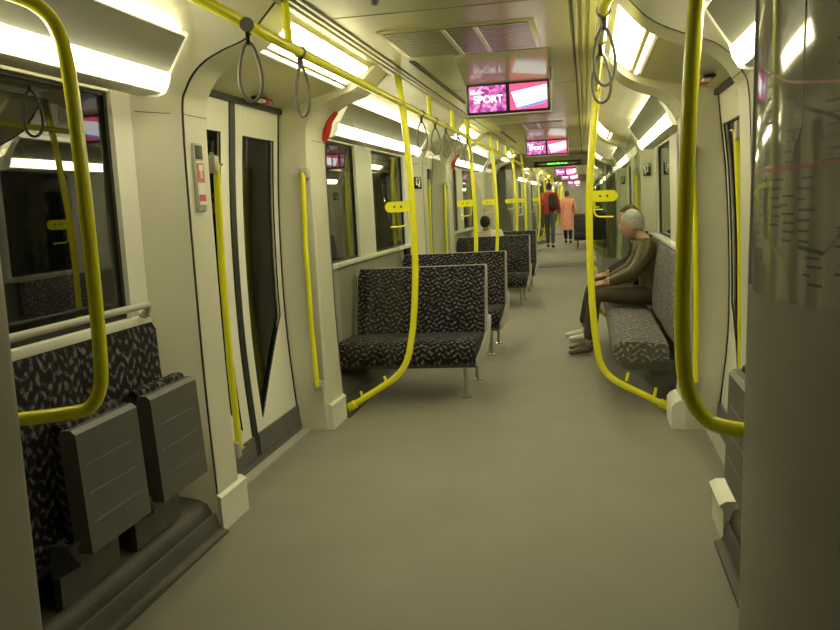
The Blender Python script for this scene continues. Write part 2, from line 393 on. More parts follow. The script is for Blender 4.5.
def door_bay(s, y0, y1, idx):
    side = SIDES[s]; PD = (LEFT if s < 0 else RIGHT)[2]; zh = 2.03 if s < 0 else 1.955; dx_ = 0 if s < 0 else .04
    i0 = SUB * 4
    struct('trim_8' if s < 0 else 'trim_9', MB().grid([row(PD, s, y0 - .004, i0), row(PD, s, (y0 + y1) / 2, i0), row(PD, s, y1 + .004, i0)]), 'soffit_paint')
    r = sroot('door_1' if s < 0 else 'door_2')
    ym = (y0 + y1) / 2
    def xd(z):
        for p, q in zip(PD, PD[1:]):
            if p[2] <= z <= q[2]:
                t = (z - p[2]) / max(1e-6, q[2] - p[2]); return p[0] * (1 - t) + q[0] * t
        return 1.3
    zs = [.03 + i * (2.03 - .03) / 20 for i in range(21)]
    def strip(yf0, yf1, za, zb, dx0, dx1, n=14):
        """curved slab following the door between y edges (functions of z) """
        m = MB(); zz = [za + (zb - za) * i / n for i in range(n + 1)]
        ring = []
        for z in zz:
            a, c = yf0(z), yf1(z); x = xd(z)
            ring.append([m.bm.verts.new((s * (x + dx0), a, z)), m.bm.verts.new((s * (x + dx0), c, z)), m.bm.verts.new((s * (x + dx1), c, z)), m.bm.verts.new((s * (x + dx1), a, z))])
        for p, q in zip(ring, ring[1:]):
            for j in range(4): m.bm.faces.new((p[j], p[(j + 1) % 4], q[(j + 1) % 4], q[j]))
        m.bm.faces.new(ring[0]); m.bm.faces.new(ring[-1][::-1])
        return m
    def merge(a, bmb):
        me = bpy.data.meshes.new('tmp'); bmb.bm.to_mesh(me); bmb.bm.free(); a.bm.from_mesh(me); bpy.data.meshes.remove(me); return a
    for h in (-1, 1):
        # leaf from the outer edge to the meeting edge
        yo = y0 - .02 if h < 0 else y1 + .02
        yi = ym + h * .035
        a, c = (yo, yi) if h < 0 else (yi, yo)
        wa, wc = (a + .12, c - .12)
        zt, zb, zk = zh - .17, .30, .86        # window top, lowest corner, knee of the slanted bottom
        # bottom edge of the window: low at the meeting edge, high at the outer edge
        def low(y, h=h, wa=wa, wc=wc):
            t = (y - wa) / (wc - wa)
            t = t if h < 0 else 1 - t      # 1 at the meeting edge
            return .78 + (.24 - .78) * t
        leaf = MB(); n = 16
        cols = 10
        # frame pieces: left, right stiles, top, bottom (bottom edge slanted)
        leaf = strip(lambda z: a, lambda z: wa, 0.03, zh, .0, .03)
        merge(leaf, strip(lambda z: wc, lambda z: c, 0.03, zh, .0, .03))
        merge(leaf, strip(lambda z: wa, lambda z: wc, zt, zh, .0, .03, 3))
        m = MB(); cells = 12
        V = []
        for i in range(cells + 1):
            y = wa + (wc - wa) * i / cells; zl = low(y); colv = []
            for j in range(7):
                z = .17 + (zl - .17) * j / 6; colv.append(m.bm.verts.new((s * xd(z), y, z)))
            V.append(colv)
        for i in range(cells):
            for j in range(6): m.bm.faces.new((V[i][j], V[i + 1][j], V[i + 1][j + 1], V[i][j + 1]))
        merge(leaf, m)
        lo = leaf.build('door_leaf', 'white_panel', r, 40)
        g = MB()
        def pv(i, j, dx):
            y = wa + (wc - wa) * i / cells; zl = low(y); z = zl + (zt - zl) * j / 12
            return g.bm.verts.new((s * (xd(z) + dx), y, z))
        VA = [[pv(i, j, .012) for j in range(13)] for i in range(cells + 1)]; VB = [[pv(i, j, .018) for j in range(13)] for i in range(cells + 1)]
        for V in (VA, VB):
            for i in range(cells):
                for j in range(12): g.bm.faces.new((V[i][j], V[i + 1][j], V[i + 1][j + 1], V[i][j + 1]))
        for i in range(cells):
            g.bm.faces.new((VA[i][0], VA[i + 1][0], VB[i + 1][0], VB[i][0])); g.bm.faces.new((VA[i][12], VA[i + 1][12], VB[i + 1][12], VB[i][12]))
        for j in range(12):
            g.bm.faces.new((VA[0][j], VA[0][j + 1], VB[0][j + 1], VB[0][j])); g.bm.faces.new((VA[-1][j], VA[-1][j + 1], VB[-1][j + 1], VB[-1][j]))
        g.build('door_pane', 'door_glass', lo, 40)
        sl = MB()
        path = [(s * (xd(z) - .001), wa, z) for z in [zt - (zt - low(wa)) * i / 12 for i in range(13)]]
        path += [(s * (xd(low(y)) - .001), y, low(y)) for y in [wa + (wc - wa) * i / 8 for i in range(1, 9)]]
        path += [(s * (xd(z) - .001), wc, z) for z in [low(wc) + (zt - low(wc)) * i / 12 for i in range(1, 13)]]
        sl.tube(path, .0045, 6, closed=True); sl.build('pane_seal', 'dark_rubber', lo, 40)
        k = strip(lambda z: a, lambda z: c, .03, .17, -.012, .0, 2); k.build('kick_strip', 'plastic_dark', lo, 30)
    strip(lambda z: ym - .036, lambda z: ym + .036, .02, zh + .01, -.008, .03).build('meeting_seal', 'dark_rubber', r, 40)
    for yy, w in ((y0 + .004, .012), (y1 - .016, .012)):
        strip(lambda z, yy=yy: yy, lambda z, yy=yy, w=w: yy + w, .02, zh + .01, -.006, .02).build('edge_seal', 'dark_rubber', r, 40)
    MB().span(s * (1.272 + dx_), s * (1.34 + dx_), y0, y1, zh, zh + .032).build('header_seal', 'dark_rubber', r, 0)
    MB().span(s * (1.225 + dx_ * .5), s * (1.30 + dx_ * .5), y0 - .02, y1 + .02, -.004, .012, .003).build('door_sill', 'grey_plastic', r, 0)
    MB().span(s * (1.285 + dx_ * .5), s * (1.345 + dx_ * .5), y0, y1, .0, .05).build('guide_rail', 'plastic_dark', r, 0)

WB1 = [(D1 + .61, 6.74), (7.28, 8.60)]
for k in range(NC):
    o = k * CAR
    for s in (-1, 1):
        yb0 = o + (2.13 if s < 0 else 2.28)
        if k == 0: window_bay(s, yb0, D0 - .50, [(yb0 + .02, 3.13)])
        else: window_bay(s, o + 2.85, o + D0 - .50, [])
        for j in range(3):
            y0, y1 = o + D0 + j * PITCH, o + D1 + j * PITCH
            pillar(s, y0, -1, 0, s > 0 and k == 0 and j == 0); door_bay(s, y0, y1, j); pillar(s, y1, 1, 0, 0)
            if j < 2:
                q = j * PITCH + o
                window_bay(s, y1 + .56, y0 + PITCH - .50, [(a + q, c + q) for a, c in WB1])
            else:
                window_bay(s, y1 + .56, o + 17.75, [(y1 + .62, y1 + 1.2)])

# gangways ----------------------------------------------------------------------
def bow(t):              # inner face of the right wall, t metres behind its nose
    if t < .45: return .977 - .03 * t + .42 * t * t
    return bow(.4499) + .345 * (min(t, .9) - .45)
LEAN = .03
def gang_wall(s, y0, y1, near):
    """gangway side wall with a rounded nose at its saloon end"""
    x1 = .965 if near else 1.0
    pl = [(1.42, y0)]
    if near: pl += [(bow(y1 - .07 - y), y) for y in [y0] + [y1 - .07 - .9 + .9 * i / 24 for i in range(25)]]
    else: pl += [(x1, y0), (x1 + .012, y1 - .07)]
    for t in range(1, 7):
        a = t / 6 * PI / 2
        pl.append((x1 + .012 + .035 * (1 - math.cos(a)) - .012 * math.sin(a), y1 - .045 + .045 * math.sin(a)))
    pl += [(1.42, y1)]
    m = MB().prism([(s * x, y) for x, y in pl], 'z', 0, 2.35)
    if near:
        for v in m.bm.verts:
            if v.co.x < 1.4: v.co.x += LEAN * (v.co.z - 1.42)
    return struct('wall_gangway_' + SIDES[s], m, 'gangway_grey', smooth=50)
gl = gang_wall(-1, -2.2, 2.13, False); gr = gang_wall(1, -2.2, 2.28, True)
for k in range(1, NC + 1):
    o = k * CAR
    for s in (-1, 1): gang_wall(s, o + 1.3, o + 2.85 if k < NC else o + 1.0 + .0, False) if k < NC else None
    if k < NC:
        h = MB().span(-1.3, 1.3, o + 1.3, o + 1.45, 2.06, 2.35, .01)
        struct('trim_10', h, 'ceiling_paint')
        struct('trim_11', MB().span(-1.05, 1.05, o + 1.75, o + 2.75, -.002, .006, .002), 'plinth')

# ------------------------------------------------------------------ lamps
def window_lamp(s, y0, y1, label, group=None):
    r = thing('window_lamp', label, 'lamp', (s * (1.1 if s < 0 else 1.135), (y0 + y1) / 2, 1.92 if s < 0 else 1.845), group)
    L = (y1 - y0) / 2; ox = s * 1.1; oz = 1.92
    def P(poly, a, b): return MB().prism([(s * x - ox, z - oz) for x, z in poly], 'y', a, b)
    P([(1.118, 1.944), (1.092, 1.955), (1.076, 1.975), (1.072, 2.005), (1.10, 2.02), (1.125, 1.99)], -L, L).build('lower_diffuser', 'lamp', r, 50)
    P([(1.205, 1.925), (1.130, 1.925), (1.112, 1.934), (1.112, 1.943), (1.205, 1.960)], -L, L).build('lower_lip', 'cream', r, 50)
    P([(1.074, 2.007), (1.068, 2.012), (.985, 2.142), (1.0, 2.155), (1.10, 2.03)], -L + .0, L).build('housing', 'lamp_body', r, 30)
    P([(1.0, 2.152), (.998, 2.186), (1.02, 2.192), (1.04, 2.16), (1.03, 2.145)], -L, L).build('upper_diffuser', 'lamp_top', r, 30)
    for e in (-1, 1):
        P([(1.20, 1.93), (1.13, 1.917), (1.095, 1.927), (1.073, 1.962), (1.062, 2.008), (.972, 2.152), (.985, 2.165), (1.01, 2.16), (1.11, 2.03), (1.2, 2.005)], e * L, e * (L + .009)).build('end_cap', 'lamp_edge', r, 30)  # caps emit weakly to imitate the diffusers' glow falling on them
    return r
def door_lamp(s, y0, y1, label, group=None):
    p, q = (Vector((.685, 0, 2.268)), Vector((.875, 0, 2.158))) if s < 0 else (Vector((.735, 0, 2.225)), Vector((.905, 0, 2.098)))
    r = thing('door_lamp', label, 'lamp', (s * .78, (y0 + y1) / 2, 2.2), group)
    L = (y1 - y0) / 2
    dx, dz = (q - p).normalized().x, (q - p).normalized().z
    n = Vector((-abs(dz), 0, -dx)).normalized()      # pointing into the room
    def quad(t0, t1, h0, h1):
        out = []
        for t, h in ((t0, h0), (t1, h0), (t1, h1), (t0, h1)):
            v = p + (q - p) * t + n * h; out.append((s * v.x - s * .78, v.z - 2.2))
        return out
    MB().prism(quad(.0, 1.02, -.02, .006), 'y', -L - .03, L + .03).build('lamp_frame', 'housing', r, 30)
    MB().prism(quad(.06, .70, .006, .016), 'y', -L, L).build('diffuser', 'lamp', r, 30)
    MB().prism(quad(.86, .93, .006, .018), 'y', -L, L).build('side_strip', 'lamp_soft', r, 30)
    MB().prism(quad(.76, .84, .006, .022), 'y', -L - .02, L + .02).build('divider', 'housing', r, 30)
    return r
NTH = ['nearest', 'second', 'third', 'fourth', 'fifth', 'sixth', 'seventh', 'eighth', 'ninth', 'tenth', 'eleventh', 'twelfth']
for s in (-1, 1):
    sd = SIDES[s]; wl = []; dl = []
    for k in range(NC):
        o = k * CAR
        if k == 0: wl.append((o + (2.14 if s < 0 else 2.29), o + 3.34))
        for j in range(2): wl.append((o + D1 + j * PITCH + .55, o + D0 + PITCH * (j + 1) - .49))
        for j in range(3): dl.append((o + D0 + j * PITCH + .04, o + D1 + j * PITCH - .08))
    for i, (a, c) in enumerate(wl):
        if i == 0: lab = 'long white strip lamp above the folding seats window on the %s' % sd
        else: lab = '%s long white strip lamp above the %s windows' % (NTH[i], sd)
        window_lamp(s, a, c, lab, 'strip lamps above the windows')
    for i, (a, c) in enumerate(dl):
        lab = '%s white ceiling lamp over the %s doors, counted from the camera' % (NTH[i], sd)
        if i == 0: lab = 'large white ceiling lamp over the nearest %s doors' % sd
        door_lamp(s, a, c, lab, 'ceiling lamps over the doors')

# ------------------------------------------------------------------ seats
def bench(label, loc, group):
    """double seat facing the camera (-y); local origin on the floor at the front aisle corner; x towards the wall is negative"""
    r = thing('double_seat', label, 'seat', loc, group)
    W = 1.04
    # cushion: rounded front, fabric all over
    prof = [(.0, .268), (-.02, .31), (-.022, .38), (.0, .425), (.05, .443), (.3, .432), (.62, .415), (.66, .40), (.64, .28), (.3, .27)]
    c = MB().prism([(y, z) for y, z in prof], 'x', -W, -.012)
    bmesh.ops.bevel(c.bm, geom=[e for e in c.bm.edges if abs(e.verts[0].co.x - e.verts[1].co.x) < 1e-6], offset=.012, segments=2, affect='EDGES')
    c.build('seat_cushion', 'fabric_cross', r, 50)
    # backrest, slightly reclined, with bowed front
    m = MB(); rows = []
    nz = 14; nx = 18
    def front(i, j):
        t = j / nz; x = -W + (W - .012) * i / nx
        lum = .022 * math.sin(PI * ((i / nx * 2) % 1)) if 0 < i < nx else 0
        y = .60 + .19 * t - .02 * math.sin(PI * t) - lum * math.sin(PI * t)
        z = .40 + .525 * t
        return (x, y, z)
    F = [[front(i, j) for i in range(nx + 1)] for j in range(nz + 1)]
    B = [[(p[0], p[1] + .055, p[2] + (.0 if j < nz else -.012)) for p in F[j]] for j in range(nz + 1)]
    bm = m.bm
    VF = [[bm.verts.new(p) for p in rw] for rw in F]; VB = [[bm.verts.new(p) for p in rw] for rw in B]
    for j in range(nz):
        for i in range(nx):
            bm.faces.new((VF[j][i], VF[j][i + 1], VF[j + 1][i + 1], VF[j + 1][i])); bm.faces.new((VB[j][i + 1], VB[j][i], VB[j + 1][i], VB[j + 1][i + 1]))
        bm.faces.new((VF[j][0], VF[j + 1][0], VB[j + 1][0], VB[j][0])); bm.faces.new((VF[j + 1][nx], VF[j][nx], VB[j][nx], VB[j + 1][nx]))
    for i in range(nx):
        bm.faces.new((VF[nz][i], VF[nz][i + 1], VB[nz][i + 1], VB[nz][i])); bm.faces.new((VF[0][i + 1], VF[0][i], VB[0][i], VB[0][i + 1]))
    m.build('backrest', 'fabric_cross', r, 50)
    # pale shell behind the back and under the seat, showing as a rim
    sh = MB().prism([(.665, .38), (.70, .36), (.76, .42), (.870, .905), (.857, .927), (.850, .927), (.838, .90)], 'x', -W - .004, .004)
    sh.build('back_shell', 'grey_plastic', r, 40)
    sd = [(.03, .25), (.62, .255), (.80, .30), (.96, .43), (.985, .48), (.94, .505), (.86, .49), (.78, .45), (.66, .40), (.3, .33), (.03, .30)]
    MB().prism(sd, 'x', -.012, .008).build('side_panel', 'grey_plastic', r, 40)
    MB().prism([(.05, .235), (.60, .24), (.66, .28), (.01, .268)], 'x', -W + .02, -.02).build('seat_pan', 'plastic_dark', r, 40)
    for y in (.10, .75):
        x = -.10
        lg = MB().cyl((x, y, .0), (x, y, .25 if y < .5 else .40), .015, 14).build('leg', 'steel', r, 40)
        MB().tube([(x, y, 0), (x, y, .008), (x, y, .012)], [.04, .04, .018], 20).build('foot_plate', 'steel', lg, 40)
    MB().span(-W - .025, -W + .06, .2, .6, .22, .27).build('wall_bracket', 'plastic_dark', r, 0)
    g = MB(); g.tube(fillet([(-W - .02, .70, .30), (-W - .018, .70, .33), (-W - .018, .78, .86), (-W + .0, .83, .88)], .04), .014, 10)
    g.build('grab_handle', 'steel', r, 40)
    return r
bl = ['patterned dark double seat nearest the camera, partly behind the left glass screen',
      'second patterned double seat along the left windows, its back above the first',
      'third patterned double seat on the left, past the second left door',
      'fourth patterned double seat on the left, with the passenger in white']
YB = [6.05, 7.83, 11.64, 13.42]
b0 = None
for i, y in enumerate(YB):
    loc = (-.22, y, 0)
    if b0 is None: b0 = bench(bl[0], loc, 'double seats along the aisle')
    else: copy_tree(b0, loc, bl[i], 'double seats along the aisle')
for i, y in enumerate((24.2, 26.0)):
    c = copy_tree(b0, (.16, y, 0), ['dark double seat right of the aisle beside the walker in pink', 'dark double seat behind the one beside the walker in pink'][i], 'double seats along the aisle')
    c.scale = (-1, 1, 1); c.location = (.235, y, 0)
# longitudinal seats ------------------------------------------------------------
def long_seat(s, y0, y1, label, group):
    r = thing('long_bench', label, 'seat', (s * 1.0, (y0 + y1) / 2, 0), group)
    L = (y1 - y0) / 2; ox = 1.0
    def X(poly): return [(s * (x - ox), z) for x, z in poly]
    n = 3; w = 2 * L / n
    for i in range(n):
        a, c = -L + i * w + .004, -L + (i + 1) * w - .004
        m = MB(); rows = []
        prof = [(1.10, .29), (.76, .29), (.735, .31), (.728, .36), (.742, .405), (.79, .437), (.95, .43), (1.10, .41)]
        ny = 8
        for j in range(ny + 1):
            t = j / ny; bul = 1 - .035 * abs(2 * t - 1) ** 4
            rows.append([(s * (x - ox), a + (c - a) * t, .29 + (z - .29) * bul) for x, z in prof])
        m.grid(rows)
        for rw in (rows[0], rows[-1]): m.bm.faces.new([m.bm.verts.new(p) for p in rw]).material_index = 1
        m.build('seat_cushion', 'fabric_bench', r, 50).data.materials.append(MATS['fabric_bench_end'])
        m = MB(); rows = []
        prof = [(1.23, .40), (1.125, .42), (1.115, .48), (1.125, .60), (1.145, .78), (1.17, .94), (1.185, .985), (1.20, .995), (1.235, .985), (1.235, .40)]
        for j in range(ny + 1):
            t = j / ny; k = .012 * abs(2 * t - 1) ** 3
            rows.append([(s * (x + (k if x < 1.19 else 0) - ox), a + (c - a) * t, z) for x, z in prof])
        m.grid(rows)
        for rw in (rows[0], rows[-1]): m.bm.faces.new([m.bm.verts.new(p) for p in rw]).material_index = 1
        m.build('backrest', 'fabric_bench', r, 50).data.materials.append(MATS['fabric_bench_end'])
    MB().prism(X([(1.20, .22), (.80, .24), (.755, .285), (1.20, .295)]), 'y', -L, L).build('seat_pan', 'plastic_dark', r, 40)
    MB().prism(X([(1.22, .0), (1.0, .0), (.98, .235), (1.22, .235)]), 'y', -L + .03, L - .03).build('seat_base', 'plastic_dark', r, 40)
    return r
ls = {}
for k in range(2):
    for j in range(2):
        o = k * CAR + j * PITCH
        if k == 0:
            lab = 'grey patterned bench along the right wall under the two seated men' if j == 0 else 'second grey patterned bench along the right wall, behind the seated men'
            long_seat(1, o + 5.92, o + 8.72, lab, 'benches along the right wall')
        else:
            lab = ('bench along the left wall of the next carriage, left of the walker in red', 'farthest bench along the left wall of the next carriage')[j]
            long_seat(-1, o + 5.92, o + 8.72, lab, 'benches along the left wall of the next carriage')

# folding seats -------------------------------------------------------------------
def wall_back(s, y0, y1, label):
    r = thing('padded_backrest', label, 'backrest', (s * 1.15, (y0 + y1) / 2, .4))
    L = (y1 - y0) / 2; m = MB(); rows = []
    prof = [(1.25, .30), (1.16, .33), (1.135, .42), (1.14, .55), (1.165, .80), (1.19, .97), (1.205, .998), (1.25, .998)]
    n = 2; w = 2 * L / n
    for i in range(n):
        a, c = -L + i * w + .003, -L + (i + 1) * w - .003; rows = []
        m = MB()
        for j in range(9):
            t = j / 8; k = .02 * abs(2 * t - 1) ** 4
            rows.append([(s * (x + (k if x < 1.19 else 0) - 1.15), a + (c - a) * t, z - .4) for x, z in prof])
        m.grid(rows)
        for rw in (rows[0], rows[-1]): m.bm.faces.new([m.bm.verts.new(p) for p in rw])
        m.build('back_cushion', 'fabric_long', r, 50)
    return r
def fold_seat(s, yc, label):
    r = thing('folding_seat', label, 'seat', (s * (1.05 if s < 0 else 1.10), yc, .37), 'folding seats by the near doors')
    W = .19
    # slightly slanted: upper edge nearer the aisle side wall
    def sh(z): return .02 * (z / .4)
    bx = MB()
    poly = [(1.0 + .0, 0), (1.045, 0), (1.06, .05), (1.06, .385), (1.05, .405), (1.015, .405), (1.0, .39)]
    bx.prism([(s * (x - 1.05 + sh(z)), z) for x, z in poly], 'y', -W, W)
    bx.build('seat_board', 'plastic_dark', r, 40)
    g = MB()
    for z in (.095, .19, .285):
        g.span(s * (1.0 - 1.05 + sh(z) - .0015), s * (1.0 - 1.05 + sh(z) + .004), -W + .03, W - .05, z - .0025, z + .0025)
    g.build('board_rib', 'rib_grey', r, 0)
    c = MB().span(s * .008, s * .065, -W + .012, W - .012, .02, .425, .015); c.build('seat_cushion', 'fabric_long', r, 40)
    for e in (-1, 1): MB().cyl((s * -.01, e * W, .045), (s * -.01, e * (W + .022), .045), .013, 12).build('hinge_pin', 'steel', r, 40)
    MB().span(s * .085, s * .11, -W + .01, W - .01, -.195, .03).build('mount_plate', 'plinth', r, 0)
    a = MB().prism([(s * -.02, -.03), (s * .09, -.09), (s * .09, .03), (s * .03, .03)], 'y', -W - .022, -W - .004); a.build('support_arm', 'plastic_dark', r, 40)
    return r
wall_back(-1, 2.15, 3.27, 'patterned wall backrest behind the folded seats on the left')
wall_back(1, 2.30, 3.27, 'patterned wall backrest behind the folded seats on the right')
fold_seat(-1, 2.57, 'dark grey folded up seat at the left, closer to the camera')
fold_seat(-1, 3.05, 'dark grey folded up seat at the left, beside the door post')
fold_seat(1, 3.025, 'dark grey folded up seat at the right edge by the grey wall')
# window rail
for s in (-1,):
    r = thing('window_rail', 'pale tubular rail along the foot of the near left window', 'rail', (s * 1.2, 2.75, 1.03))
    MB().tube(fillet([(0, -.52, .005), (.045, -.52, .055), (.045, .42, .055), (.0, .45, .005)], .04), .014, 12).build('rail_tube', 'grey_plastic', r, 50)
    for y in (-.52, .45): MB().cyl((0, y, .0), (0, y, .012), .024, 16).build('rail_flange', 'grey_plastic', r, 50)

# ------------------------------------------------------------------ poles
PR = .0225
def screen(s, y, label, group, gdir=1):
    """bent yellow pole with a glass draught screen"""
    r = thing('draught_screen', label, 'screen', (0, y, 0), group)
    if s < 0: pts = [(.615, 2.29), (.59, 2.05), (.572, 1.79), (.562, 1.50), (.558, 1.26), (.563, 1.0), (.578, .79), (.60, .60), (.662, .298), (1.10, .035)]
    else: pts = [(.705, 2.29), (.665, 2.05), (.635, 1.79), (.608, 1.50), (.598, 1.26), (.596, 1.0), (.602, .75), (.614, .54), (.648, .255), (1.08, .030)]
    path = catmull([(s * x, 0, z) for x, z in pts[:-2]], 4)
    path = path[:-1] + fillet([path[-1]] + [Vector((s * x, 0, z)) for x, z in pts[-2:]], .15, 8)
    MB().tube(path, PR, 14).build('pole', 'yellow', r, 60)
    bx = (.575 if s < 0 else .61)
    br = MB()
    ol = [(bx - .01, 1.385), (bx - .01, 1.455)]
    out = [(bx - .01, 1.385)]
    for i in range(9):
        a = -PI / 2 + PI * i / 8; out.append((bx + .135 + .036 * math.cos(a), 1.42 + .036 * math.sin(a)))
    out.append((bx - .01, 1.456))
    br.prism([(s * x, z) for x, z in out], 'y', -.014, .014)
    bo = br.build('clamp_bracket', 'yellow', r, 40)
    for dx in (.06, .105):
        MB().cyl((s * (bx + dx), -.0165, 1.42), (s * (bx + dx), -.013, 1.42), .007, 12).build('screw', 'black', bo, 40)
    a, bb = (.02, .09) if s < 0 else (.0, .07)
    e = .02 if s > 0 else 0
    gl = [(1.06, 2.0), (1.0, 2.03), (.95, 2.02), (.76 + e, 1.58), (.745 + e, 1.42), (.665 + e, 1.18), (.645 + e, .95), (.655 + e, .70), (.69 + e, .46), (.78 + e, .30), (1.05, .13), (1.088, .12), (1.10, .6), (1.105, 1.2), (1.10, 1.83), (1.075, 1.95)]
    MB().prism([(s * x, z) for x, z in gl], 'y', -.004, .004).build('glass_pane', 'screen_glass', r, 0)
    for (x, z) in ((.985, .125), (.81, .23)):
        nn = Vector((.5, 0, .86)); MB().cyl((s * x, 0, z - .02), (s * (x + .012), 0, z + .035), .011, 12).build('glass_clip', 'yellow', r, 40)
    p, q = path[-1], path[-2]; dd = (q - p).normalized()
    MB().tube([p - dd * .0, p + dd * .07, p + dd * .075], [.031, .031, .023], 16).build('foot_collar', 'yellow', r, 50)
    hk = fillet([(s * (bx + .02), 0, 1.39), (s * (bx + .02), 0, 1.29), (s * (bx + .14), 0, 1.285)], .04)
    MB().tube(hk, .006, 8).build('side_hook', 'yellow', r, 50)
    return r
for s in (-1, 1):
    base = None; i = 0
    for k in range(NC):
        for j in range(3 if k < 2 else 2):
            for yy in (D1 + .44, D0 + PITCH - .34):
                if j == 2 and yy > D1 + .5: continue
                y = k * CAR + j * PITCH + yy
                lab = '%s yellow pole with glass screen on the %s, counted from the camera' % (NTH[i] if i < 12 else 'last', SIDES[s])
                if i == 0: lab = ('bent yellow pole with glass screen in front of the nearest double seat', 'bent yellow pole with glass screen left of the seated men')[s > 0]
                if base is None: base = screen(s, y, lab, 'poles with glass screens')
                else: copy_tree(base, (0, y, 0), lab, 'poles with glass screens')
                i += 1
# near loop bars
def loop_bar(s, label):
    """loop from the ceiling edge down and back to the end of the grey wall"""
    r = thing('grab_loop', label, 'grab rail', (s * .82, 2.24 if s < 0 else 2.33, .86))
    if s < 0: pts = [(.97, 2.06), (.905, 2.03), (.855, 1.97), (.828, 1.85), (.818, 1.6), (.815, 1.3), (.818, 1.02), (.832, .935), (.868, .885), (.92, .873), (1.08, .873)]
    else: pts = [(.575 + (x - .575) * 1.04, 1.42 + (z - 1.42) * 1.04) for x, z in [(1.0, 2.08), (.90, 2.03), (.86, 1.93), (.835, 1.68), (.82, 1.4), (.808, 1.14), (.81, .98), (.825, .90), (.86, .845), (.91, .826), (1.06, .824)]]
    pts = [(s * x - s * .82, -.09 * max(0, (x - .88) / .15) if z < 1 or z > 2 else 0, z - .86) for x, z in pts]
    MB().tube(catmull(pts, 5), .0205, 16).build('loop_tube', 'yellow', r, 60)
    return r
loop_bar(-1, 'large yellow grab loop in front of the near left window')
loop_bar(1, 'large yellow grab loop at the near right, beside the grey map wall')
# overhead rails
RX = {-1: .60, 1: .66}; RZ = 2.096
for s in (-1, 1):
    for k in range(2):
        o = k * CAR
        r = thing('overhead_rail', '%s overhead yellow rail along the %s side' % (('nearest', 'far')[k], SIDES[s]), 'grab rail', (s * RX[s], o, RZ))
        y0 = 3.05 if k == 0 else 3.6
        path = fillet([(s * .22, y0 - .18, .13), (s * .10, y0 - .06, .065), (0, y0 + .12, 0), (0, 17.2, 0)], .12) if k == 0 else [(0, y0, 0), (0, 17.0, 0)]
        MB().tube(path, .0215, 14).build('rail_tube', 'yellow', r, 60)
        ps = [3.52, 6.86, 8.06, 9.2, 12.4, 13.65, 14.8]
        for y in ps:
            MB().tube([(s * .012, y, 0), (s * .018, y, 2.285 - RZ)], .017, 12).build('post', 'yellow', r, 60)
# straps
def strap(s, y, label, tilt=0.0):
    r = thing('hanging_strap', label, 'strap', (s * RX[s], y, RZ), 'straps hanging from the overhead rails')
    MB().tube([(0, -.013, 0), (0, .013, 0)], .0255, 16).build('clip', 'strap_grey', r, 50)
    MB().box((0, 0, -.045), (.016, .024, .05), None, .004).build('tab', 'black', r, 40)
    loop = [(0, 0, -.06)]
    pts = []
    n = 22
    for i in range(n):
        a = 2 * PI * i / n
        w = .05 * math.sin(a) * (1 - .45 * (0.5 + .5 * math.cos(a)))
        pts.append((w, 0, -.165 + .105 * math.cos(a)))
    m = MB(); m.tube(pts, .0065, 8, closed=True)
    lo = m.build('loop', 'strap_grey', r, 60)
    r.rotation_euler = (0, 0, tilt)
    return r
ls_ = [(3.03, .3), (3.62, -.5), (6.4, .6), (7.0, .5), (7.55, .7), (8.3, .4), (8.95, .6)]
sb = None
for i, (y, t) in enumerate(ls_):
    lab = '%s grey hanging strap on the left overhead rail' % NTH[i]
    if sb is None: sb = strap(-1, y, lab, t)
    else:
        c = copy_tree(sb, (-.60, y, RZ), lab, 'straps hanging from the overhead rails'); c.rotation_euler = (0, 0, t)
for i, (y, t) in enumerate([(3.35, .2), (3.95, -.1)]):
    c = copy_tree(sb, (.66, y, RZ), ['nearer grey hanging strap on the right overhead rail', 'farther grey hanging strap on the right overhead rail'][i], 'straps hanging from the overhead rails'); c.rotation_euler = (0, 0, t)

# door grab rails
def door_rail(s, y, dirn, label, X=1.165):
    """bar on the reveal of a door post; dirn = -1 reveal faces the camera"""
    r = thing('door_grab_rail', label, 'grab rail', (s * X, y, .3), 'grab rails on the door posts')
    MB().tube([(0, 0, 0), (s * .012, 0, .4), (s * .014, 0, .9), (0, 0, 1.36)], .0165, 14).build('bar', 'yellow', r, 60)
    for z in (.0, 1.36):
        m = MB().box((s * (-.005 if dirn < 0 else .01), -dirn * (.022 if dirn < 0 else .016), z), (.06, .06, .07) if dirn < 0 else (.045, .05, .08), None, .012)
        b_ = m.build('bracket', 'grey_plastic', r, 40)
        MB().ball((s * -.02, dirn * .008, z), .009, 1, .6, 1, 10, 6).build('screw', 'steel', b_, 60)
    if dirn < 0: MB().box((s * -.005 , -dirn * .045, .68), (.055, .012, 1.3), None, .004).build('backing_strip', 'grey_plastic', r, 40)
    return r
for s in (-1, 1):
    i = 0
    for j in range(2):
        for (yy, dn) in ((D0 + .034, 1), (D1 - .042, -1)):
            w = ('first', 'second')[j]; n = 'near' if dn > 0 else 'far'
            door_rail(s, yy + j * PITCH, dn, 'yellow grab rail on the %s post of the %s %s door' % (n, w, SIDES[s]), ((1.10 if dn > 0 else 1.15) if s < 0 else (1.20 if dn > 0 and j == 0 else 1.10 if dn > 0 else 1.185)))

